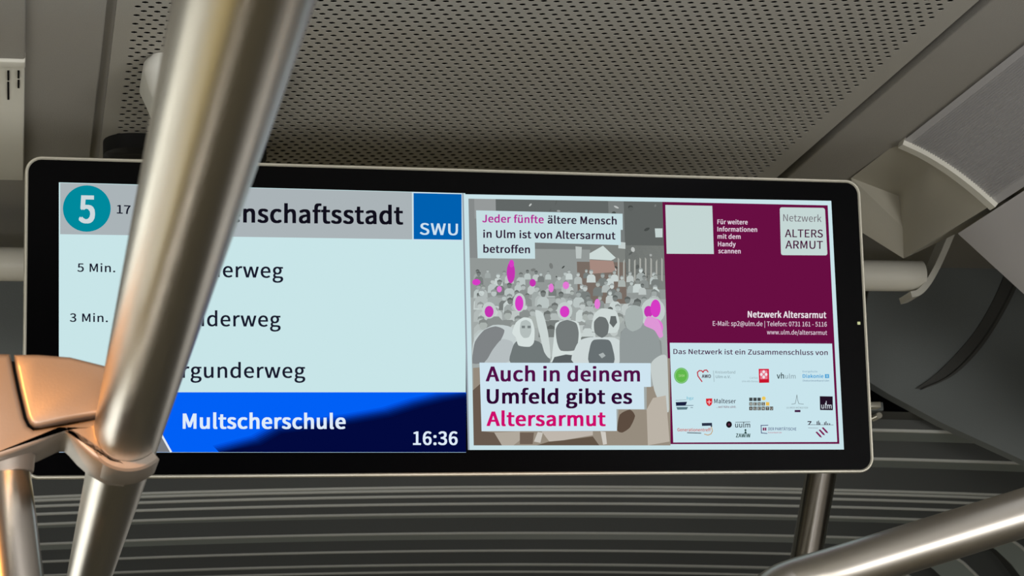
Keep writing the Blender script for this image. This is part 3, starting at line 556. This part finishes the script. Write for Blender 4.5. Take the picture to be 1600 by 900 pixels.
def person(x, y, r, skin, coat, layer):
    f.poly([(x - 2.4 * r, y + 5.5 * r), (x - 2.2 * r, y + 2.4 * r), (x - 1.2 * r, y + 1.3 * r), (x + 1.2 * r, y + 1.3 * r), (x + 2.2 * r, y + 2.4 * r), (x + 2.4 * r, y + 5.5 * r)], C_(*coat), layer)
    f.ell(x, y, r, r * 1.25, C_(*skin), layer + 0.01, 14)
    f.poly([(x - r * 1.05, y), (x - r, y - r * .9), (x, y - r * 1.45), (x + r, y - r * .9), (x + r * 1.05, y), (x + r * .6, y - r * .5), (x - r * .6, y - r * .5)], C_(*[max(60, int(v * .78)) for v in skin]), layer + 0.02)
greys = [(178, 186, 184), (160, 168, 166), (200, 210, 208), (138, 144, 142), (190, 198, 196), (120, 126, 124), (170, 178, 174), (186, 196, 194)]
layer = 3.0
rows_ = [(0.30, 2.6, 26), (0.345, 3.2, 24), (0.39, 3.8, 22), (0.43, 4.6, 19), (0.475, 5.6, 15), (0.52, 6.6, 12)]
for t_, r, n_ in rows_:
    for k in range(n_):
        s_ = (k + rnd.uniform(0.1, 0.9)) / n_; s_ = min(0.975, max(0.03, s_))
        x, y = quadpt(s_, t_ + rnd.uniform(-0.018, 0.018)); rr = r * rnd.uniform(0.75, 1.2)
        x = max(740 + 2.3 * rr, min(1030 + (y - 400) * .03 - 2.3 * rr, x))
        person(x, y, rr, rnd.choice(greys), rnd.choice(greys), layer); layer += 0.012
MAG = [(214, 60, 196), (196, 52, 178), (226, 120, 212)]
for x, y, rx, ry, c in ((798, 426, 6.5, 17, 1), (799, 412, 4, 6, 0), (744, 441, 6.5, 5, 0), (832, 442, 5, 6, 1), (861, 450, 4, 7, 2), (884, 446, 5, 6, 2), (780, 452, 4, 5, 2), (933, 475, 4.5, 8, 2)):
    f.ell(x, y, rx, ry, C_(*MAG[c]), layer, 14); layer += 0.01
for x, y, rx, ry in ((764, 486, 11, 13), (811, 474, 10, 15), (882, 487, 12, 14), (1020, 487, 19, 20)):
    f.ell(x, y - 1, rx, ry, C_(194, 204, 202), layer, 20); layer += 0.01
for x, y, rx, ry, c in ((764, 487, 7, 9, 1), (811, 474, 6.5, 12, 0), (882, 487, 7.5, 9, 0), (1013, 487, 7, 9, 1), (1024, 482, 8, 14, 0), (1021, 512, 15, 15, 2)):
    f.ell(x, y, rx, ry, C_(*MAG[c]), layer, 18); layer += 0.01
# the larger figures of the foreground
def shp(pts, c, sharp=False):
    global layer
    n = len(pts)
    if n > 5 and not sharp:                                              # rounded outline through the points
        q = []
        for i in range(n):
            a, b, c_, d = [Vector(pts[(i + k) % n]) for k in (-1, 0, 1, 2)]
            for k in range(4):
                t = k / 4; q.append(tuple(b.lerp(c_, t) * .35 + .65 * 0.5 * ((2 * b) + (c_ - a) * t + (2 * a - 5 * b + 4 * c_ - d) * t * t + (3 * b - a - 3 * c_ + d) * t ** 3)))
        pts = [(min(max(x, 732.5 + (y - 310.5) * 0.0213), 1034.5 + (y - 315.5) * 0.0328), min(y, 695.6)) for x, y in q]
    f.poly(pts, C_(*c), layer); layer += 0.012
shp([(741, 528), (770, 508), (800, 512), (806, 540), (800, 568), (741, 568)], (196, 206, 206))
shp([(738, 556), (742, 534), (756, 516), (774, 510), (788, 516), (782, 532), (770, 546), (762, 562), (756, 568), (738, 568)], (128, 132, 134))
shp([(770, 546), (784, 530), (800, 534), (804, 548), (797, 556), (800, 562), (786, 568), (757, 568), (762, 560)], (182, 190, 192))
shp([(798, 568), (800, 545), (806, 534), (822, 530), (842, 534), (852, 546), (858, 568)], (112, 120, 120))
shp([(800, 520), (806, 504), (818, 496), (830, 499), (835, 515), (834, 535), (827, 542), (810, 540), (806, 528)], (214, 224, 222))
shp([(812, 513), (814, 503), (822, 500), (829, 505), (830, 518), (826, 527), (818, 528), (813, 522)], (180, 190, 188))
shp([(815, 509), (820, 509), (820, 513), (815, 513)], (120, 128, 128)); shp([(824, 509), (829, 509), (829, 513), (824, 513)], (120, 128, 128))
shp([(836, 485), (848, 490), (856, 520), (860, 560), (850, 550), (840, 510)], (204, 214, 212))
shp([(862, 560), (866, 520), (868, 505), (884, 500), (904, 505), (908, 540), (906, 566), (862, 566)], (212, 222, 220))
shp([(870, 535), (868, 515), (874, 504), (886, 500), (900, 505), (904, 520), (902, 540), (896, 548), (876, 548)], (116, 122, 122))
shp([(862, 567), (866, 558), (884, 554), (904, 556), (913, 567)], (90, 96, 98))
shp([(925, 518), (928, 492), (940, 482), (962, 486), (968, 506), (962, 520)], (206, 216, 214))
shp([(896, 567), (898, 545), (906, 532), (922, 527), (960, 528), (976, 540), (984, 566), (984, 568)], (206, 216, 216))
shp([(929, 520), (928, 503), (936, 495), (946, 497), (951, 508), (949, 522), (940, 528)], (108, 114, 114))
shp([(952, 505), (954, 494), (962, 494), (964, 504), (958, 512)], (100, 106, 106))
shp([(920, 567), (922, 540), (928, 531), (950, 531), (956, 540), (959, 567)], (104, 112, 114))
shp([(935, 554), (942, 551), (946, 556), (940, 560)], (170, 178, 178))
shp([(968, 565), (968, 530), (974, 514), (990, 507), (1010, 509), (1026, 520), (1031, 540), (1028, 566), (968, 568)], (146, 154, 154))
shp([(976, 500), (978, 484), (990, 477), (1002, 481), (1005, 498), (1001, 512), (988, 518), (979, 512)], (168, 178, 176))
shp([(1006, 508), (1012, 494), (1028, 500), (1036, 524), (1030, 528), (1022, 516)], (222, 150, 214))
# lower strip of the picture, browner and darker
shp([(739, 575), (752, 574), (752, 672), (964, 672), (966, 640), (1010, 640), (1010, 604), (1020, 604), (1024, 560), (1046.5, 560), (1047.4, 696), (740, 696)], (150, 140, 126), True)
shp([(738.5, 610), (750, 600), (752, 674), (772, 676), (784, 696), (740, 696)], (104, 90, 78), True)
shp([(1016, 570), (1030, 556), (1043, 560), (1046, 640), (1036, 640), (1022, 610)], (196, 204, 202))
shp([(1010, 640), (1020, 622), (1040, 618), (1046, 690), (1012, 696)], (186, 178, 166))
shp([(964, 672), (968, 648), (984, 640), (992, 650), (984, 668), (972, 676)], (92, 76, 64))
shp([(772, 676), (812, 674), (812, 688), (802, 696), (784, 696)], (176, 168, 156), True)
shp([(846, 674), (926, 674), (926, 680), (880, 688), (858, 690)], (190, 182, 172), True); shp([(838, 696), (858, 690), (880, 688), (926, 682), (936, 696)], (98, 84, 70), True)
shp([(834, 690), (840, 675), (848, 676), (844, 692)], (200, 196, 188)); shp([(938, 674), (946, 675), (948, 694), (942, 695)], (206, 202, 194))
shp([(812, 676), (834, 676), (832, 694), (812, 694)], (110, 96, 84))
f.build('poster_photo', ad)
BX = C_(198, 222, 226); DK = C_(46, 26, 52); MG = C_(180, 44, 150)
f = Face()
f.poly([(743.3, 329.2), (972, 334.4), (972.3, 359.6), (969, 359.6), (969.3, 383.4), (835, 379.5), (835.5, 404.8), (745.7, 403.9)], BX, 12)
f.text('Jeder fünfte', (752.7, 347.6), (848.9, 349.2), 11.8, MG, 30, 13); f.text('ältere Mensch', (854.9, 349.4), (962.8, 351.2), 11.8, DK, 30, 13)
f.text('in Ulm ist von Altersarmut', (754.3, 371.7), (960.9, 374.4), 11.8, DK, 30, 13); f.text('betroffen', (754.5, 395), (827.4, 396), 11.8, DK, 30, 13)
f.build('upper_caption', ad)
BX2 = C_(206, 228, 240); f = Face()
f.poly([(748.6, 566.9), (1015.8, 567.7), (1016.3, 604.8), (1005.4, 604.8), (1006, 639.8), (962.5, 639.6), (963, 673.6), (752, 674)], BX2, 12)
f.text('Auch in deinem', (758.3, 595.7), (999.2, 596), 23, C_(82, 14, 72), 32, 13); f.text('Umfeld gibt es', (759.6, 630.4), (987, 630.8), 22.5, C_(46, 6, 50), 34, 13)
f.text('Altersarmut', (759.6, 665.4), (945.7, 665.5), 22.5, C_(206, 12, 108), 36, 13)
f.build('lower_caption', ad)
PUR = C_(104, 14, 66); CARD = C_(196, 214, 212); PW = C_(226, 206, 222)
f = Face()
f.poly([(1034.8, 315.5), (1293, 321), (1311.3, 693.6), (1047.6, 694)], PUR, 3)
f.poly([(1039.3, 320.3), (1112.6, 321.8), (1115.2, 397), (1041.4, 396.6)], CARD, 4)
for s_, a, b, y in (('Für weitere', 1120.6, 1168, 350.2), ('Informationen', 1120.6, 1182.8, 361.6), ('mit dem', 1120.8, 1156.9, 372.9), ('Handy', 1121.5, 1149.3, 384.8), ('scannen', 1122, 1157, 395.7)):
    f.text(s_, (a, y), (b, y + (b - a) * .012), 7.2, PW, 30, 4)
def rcard(x0, y0, x1, y1, x2, y2, x3, y3, m, layer):
    r = 3; P = []
    c = [Vector(v) for v in ((x0, y0), (x1, y1), (x2, y2), (x3, y3))]
    for i in range(4):
        a = (c[i - 1] - c[i]).normalized(); b = (c[(i + 1) % 4] - c[i]).normalized()
        P += [c[i] + a * r, c[i] + a * r * .3 + b * r * .3, c[i] + b * r]
    f.poly([(p.x, p.y) for p in P], m, layer)
rcard(1218, 324, 1288.6, 325, 1292.6, 399.2, 1220, 398.8, CARD, 4)
f.text('Netzwerk', (1223.4, 345.7), (1283.2, 347), 10.8, C_(110, 104, 112), 2, 5)
f.text('ALTERS', (1226, 370.6), (1285.4, 371.2), 12.2, C_(70, 14, 54), 14, 5); f.text('ARMUT', (1226.7, 388.4), (1285.4, 389), 12.4, C_(70, 14, 54), 14, 5)
f.text('Netzwerk Altersarmut', (1168, 496), (1290.8, 497), 10, C_(236, 226, 234), 34, 4)
f.text('E-Mail: sp2@ulm.de | Telefon: 0731 161 - 5116', (1113.4, 509), (1291.6, 510.3), 7.2, PW, 10, 4)
f.text('www.ulm.de/altersarmut', (1198, 522.4), (1292, 523.3), 6.8, PW, 10, 4)
f.build('address_panel', ad)
# white panel with the partners' marks
f = Face(); f.poly([(1046.2, 535.7), (1299.8, 537), (1307.8, 690.6), (1051.7, 691.5)], C_(200, 228, 236), 4)
f.text('Das Netzwerk ist ein Zusammenschluss von', (1051.8, 553.2), (1293, 554.8), 7.8, C_(70, 24, 66), 18, 5)
def lp(x, y): return (1030 + x / 5.293, 530 + y / 5.293)
def ltext(s, x0, x1, y, cap, c, b=0): f.text(s, lp(x0, y), lp(x1, y + (x1 - x0) * .004), cap / 5.293, C_(*c), b, 6)
def lpoly(pts, c, layer=6): f.poly([lp(*p) for p in pts], C_(*c), layer)
def lell(x, y, rx, ry, c, layer=6): f.ell(*lp(x, y), rx / 5.293, ry / 5.293, C_(*c), layer, 28)
def lline(pts, wd, c, layer=6): f.line([lp(*p) for p in pts], wd / 5.293, C_(*c), layer)
lell(181, 302, 60, 66, (110, 186, 110), 5); lell(181, 302, 52, 58, (150, 210, 140), 5.2); lell(181, 302, 48, 54, (98, 184, 76), 5.4); ltext('SKM', 158, 206, 312, 20, (170, 214, 140), 10)
heart = [(352, 352), (318, 305), (314, 275), (330, 260), (350, 262), (360, 275), (370, 258), (390, 256), (402, 272)]
lline(heart, 9, (190, 40, 60)); ltext('AWO', 350, 425, 320, 28, (56, 24, 50), 40)
lline([(446, 262), (452, 352)], 4, (150, 170, 176)); ltext('Kreisverband', 462, 626, 284, 22, (140, 158, 164), 4); ltext('Ulm e.V.', 466, 588, 322, 22, (120, 138, 146), 6)
lpoly([(820, 246), (905, 246), (907, 360), (824, 362)], (214, 30, 62)); lpoly([(832, 258), (892, 258), (894, 330), (834, 332)], (228, 120, 140), 6.2)
for dx, dy in ((0, -22), (0, 22), (-20, 0), (20, 0)): lell(862 + dx, 292 + dy, 11, 13, (240, 226, 232), 6.4)
lpoly([(826, 334), (905, 332), (906, 358), (826, 360)], (200, 20, 44), 6.6); ltext('Caritas', 746, 814, 327, 15, (150, 168, 176)); ltext('Ulm-Alb-Donau', 682, 816, 356, 14, (140, 158, 166))
ltext('vh', 970, 1030, 326, 46, (40, 60, 62), 20); ltext('ulm', 1040, 1126, 326, 38, (140, 160, 168), 4)
ltext('Evangelische', 1184, 1306, 274, 14, (110, 150, 180)); ltext('Diakonie', 1184, 1356, 320, 30, (70, 160, 214), 30); lpoly([(1368, 290), (1402, 290), (1403, 322), (1369, 323)], (70, 160, 214)); lpoly([(1378, 296), (1394, 296), (1394, 316), (1379, 316)], (150, 200, 226), 6.2)
ltext('Diakonieverband Ulm', 1186, 1402, 350, 13, (90, 120, 150), 4)
lpoly([(134, 522), (228, 518), (218, 546), (138, 552)], (26, 32, 62)); lline([(134, 506), (222, 502)], 3, (120, 140, 150)); lline([(136, 550), (280, 548)], 4, (60, 80, 100)); lpoly([(140, 562), (236, 562), (226, 582), (148, 584)], (90, 120, 130)); ltext('bgz', 226, 282, 498, 22, (90, 180, 204), 6); lline([(258, 566), (276, 566)], 5, (110, 130, 140))
lpoly([(384, 492), (436, 490), (437, 525), (428, 545), (412, 555), (396, 546), (386, 526)], (214, 40, 50))
lline([(411, 506), (411, 538)], 7, (240, 190, 200), 6.3); lline([(396, 520), (427, 520)], 7, (240, 190, 200), 6.3)
ltext('Malteser', 452, 632, 530, 36, (36, 32, 52), 10); ltext('...weil Nähe zählt.', 470, 634, 568, 17, (120, 50, 70), 6)
for k in range(3):
    lpoly([(742 + k * 34, 484), (770 + k * 34, 484), (770 + k * 34, 512), (742 + k * 34, 512)], (64, 72, 74))
for k, ch in enumerate('MENS'): lpoly([(742 + k * 34, 522), (770 + k * 34, 522), (770 + k * 34, 550), (742 + k * 34, 550)], (84, 84, 78), 6); ltext(ch, 748 + k * 34, 764 + k * 34, 546, 20, (214, 220, 214), 20)
for k, ch in enumerate('AGENTU'[:6]): lpoly([(742 + k * 34, 558), (770 + k * 34, 558), (770 + k * 34, 588), (742 + k * 34, 588)], (66, 58, 52), 6); ltext(ch, 748 + k * 34, 764 + k * 34, 583, 20, (214, 220, 214), 20)
lell(862, 490, 16, 16, (236, 200, 90)); lpoly([(880, 520), (908, 522), (908, 550), (880, 550)], (236, 190, 80), 6.2)
lline([(1092, 538), (1122, 534), (1130, 500), (1136, 460), (1142, 500), (1152, 534), (1192, 538)], 4, (120, 134, 138)); ltext('ULMER MÜNSTER', 1050, 1228, 574, 14, (130, 144, 148), 2); lpoly([(1118, 586), (1166, 586), (1166, 604), (1118, 604)], (66, 28, 66))
lpoly([(1325, 472), (1432, 474), (1434, 588), (1328, 586)], (34, 18, 36)); ltext('ulm', 1338, 1424, 574, 44, (214, 224, 232), 26); lline([(1379, 512), (1379, 545)], 5, (214, 224, 232), 6.2)
lpoly([(350, 694), (434, 692), (436, 724), (424, 726), (424, 716), (352, 718)], (44, 52, 72)); ltext('Generationentreff', 148, 424, 762, 26, (204, 66, 40), 16); lline([(230, 774), (344, 778)], 6, (40, 44, 60)); lline([(430, 726), (438, 760), (426, 784), (402, 794), (372, 786)], 6, (196, 150, 90), 5.8)
lell(575, 706, 24, 27, (26, 20, 28)); lell(575, 706, 9, 10, (90, 40, 60), 6.2)
ltext('uulm', 626, 750, 730, 42, (44, 54, 60), 14); lline([(628, 688), (750, 684)], 4, (60, 70, 76)); ltext('ZAWiW', 632, 752, 812, 32, (22, 60, 54), 34); lpoly([(700, 780), (712, 754), (722, 780)], (22, 60, 54)); lell(711, 752, 8, 8, (22, 60, 54))
lline([(838, 714), (898, 712)], 6, (70, 76, 120)); lline([(840, 712), (843, 778)], 6, (70, 76, 120)); lline([(842, 776), (890, 780)], 6, (70, 76, 120)); lpoly([(854, 732), (884, 732), (884, 756), (854, 756)], (120, 40, 84)); lline([(869, 730), (869, 758)], 4, (220, 210, 226), 6.2)
ltext('DER PARITÄTISCHE', 900, 1132, 754, 24, (62, 74, 122), 14); ltext('Kreisverband Ulm', 898, 1010, 778, 12, (190, 70, 100), 4)
lline([(1226, 708), (1438, 710)], 3, (60, 50, 66)); lline([(1226, 682), (1254, 682), (1236, 706)], 8, (50, 36, 56))
for x, h in ((1300, 30), (1312, 36), (1322, 20), (1362, 22), (1374, 30), (1388, 16), (1404, 14)): lpoly([(x, 710), (x, 710 - h), (x + 7, 710 - h), (x + 7, 710)], (50, 36, 56))
lline([(1230, 734), (1312, 736)], 3, (130, 120, 136))
for k in range(3):
    x, y = 1290 + k * 26, 770 - k * 18; lpoly([(x, y), (x + 12, y - 6), (x + 44, y + 26), (x + 54, y + 44), (x + 36, y + 40)], (124, 28, 84))
f.build('partner_panel', ad)

# ------------------------------------------------------------------ steel rails
RB = 0.0185
BXr, BZr = 0.0562, 0.2155
rail = thing('overhead_handrail', 'brushed steel overhead handrail with cast joint and leaning post crossing the display at left', 'handrail', W(BXr, 1.15, BZr))
bm = bmesh.new(); tubes(bm, [W(BXr, y, BZr) for y in [-1.2 + 0.1 * k for k in range(33)]], RB, 64); obj('rail', bm, M['steel'], rail, 60)
YJ = 1.145
def jp(px, py, Y=YJ): return at(px, py, Y=Y)
# collar round the rail
bm = bmesh.new(); ax = [0.0, 0.0006, 0.05, 0.054, 0.054, 0.0]
prf = [(0.0, RB + 0.0002), (0.0, RB + 0.0040), (0.0015, RB + 0.0054), (0.046, RB + 0.0054), (0.048, RB + 0.0040), (0.048, RB + 0.0002)]
rg = [[bm.verts.new(W(BXr + r * math.cos(a), YJ + y, BZr + r * math.sin(a))) for a in [math.radians(212 + 101 * k / 47) for k in range(48)]] for y, r in prf]
for A, B in zip(rg, rg[1:]):
    for k in range(47): bm.faces.new((A[k], A[k + 1], B[k + 1], B[k]))
for k in range(47): bm.faces.new((rg[-1][k], rg[-1][k + 1], rg[0][k + 1], rg[0][k]))
bm.faces.new([r[0] for r in rg]); bm.faces.new([r[-1] for r in rg])
obj('collar', bm, M['cast'], rail, 40)
# cast body reaching over to the post
body = [(-120, 548), (16, 552), (20, 575), (27, 610), (37, 652), (43, 665), (52, 671), (62, 670), (105, 663), (156, 653), (152, 668), (158, 693), (176, 711), (201, 718), (201, 733), (172, 730), (143, 714), (124, 697), (112, 683), (104, 676), (94, 676), (60, 692), (20, 708), (-20, 722), (-60, 735), (-120, 740)]
bm = bmesh.new(); prism(bm, [jp(*p) for p in body], (0, 0.062, 0), 0.003, 3); obj('joint_body', bm, M['cast'], rail, 45)
cover = [(22, 553), (60, 553), (110, 557), (166, 571), (195, 590), (195, 638), (156, 647), (104, 656), (62, 665), (54, 665), (47, 660), (42, 650), (32, 608), (25, 575)]
bm = bmesh.new(); prism(bm, [jp(*p) for p in cover], (0, 0.03, 0), 0.0025, 3); obj('joint_cover', bm, M['cast'], rail, 45)
bm = bmesh.new(); prism(bm, [jp(x, y, YJ + 0.012) for x, y in ((-110, 560), (110, 568), (140, 600), (140, 640), (120, 664), (105, 662), (40, 678), (-110, 712))], (0, 0.026, 0)); obj('joint_core', bm, M['black'], rail, 0)
# post going down from the body, leaning
p0 = at(-11, 700, Y=YJ + 0.033); p1 = at(14, 905, Y=YJ + 0.033); d = p1 - p0
bm = bmesh.new(); tubes(bm, [p0 + d * t for t in (0, 0.25, 0.5, 1, 2, 4, 8)] + [p0 + d * ((p0.z - 0.0) / -d.z)], RB, 48); o = obj('post', bm, M['railsteel'], rail, 60)
bm = bmesh.new(); tubes(bm, [p0 + d * 0.10, p0 + d * 0.22], [RB + 0.0035, RB + 0.0015], 40); obj('post_collar', bm, M['cast'], rail, 40)

r2 = thing('grab_rail', 'thick brushed steel grab rail slanting up to the right edge, lower right', 'handrail', at(1400, 862, Y=1.5))
pts = [at(1190, 1500, Y=1.70), at(1189, 1010, Y=1.70), at(1191, 962, Y=1.70), at(1200, 938, Y=1.70), at(1219, 921, Y=1.70), at(1245, 910, Y=1.70), at(1300, 894, Y=1.69), at(1400, 863, Y=1.68), at(1600, 801, Y=1.66), at(1760, 751, Y=1.645), at(2200, 615, Y=1.60), at(2293, 586, Y=1.59)]
bm = bmesh.new(); tubes(bm, spline(pts, 6), 0.0207, 48); obj('rail', bm, mat('satin_rail_steel', (190, 184, 174), 0.36, 1.0, grain=(20, 20, 20), bump=0.0, tint=0.03), r2, 60)

p3 = thing('grab_pole', 'slim leaning steel pole dropping from behind the display at lower right', 'pole', at(1283, 740, Y=2.345))
a = at(1336, 440, Y=2.345); b = at(1283, 740, Y=2.345); d = (b - a)
bm = bmesh.new(); tubes(bm, [a, b, a + d * 2, a + d * ((a.z) / -d.z)], RB, 40); obj('pole', bm, M['railsteel'], p3, 60)
bm = bmesh.new(); tubes(bm, [a + d * 0.16, a + d * 0.26], 0.0215, 32); obj('clamp', bm, M['cast'], p3, 40)
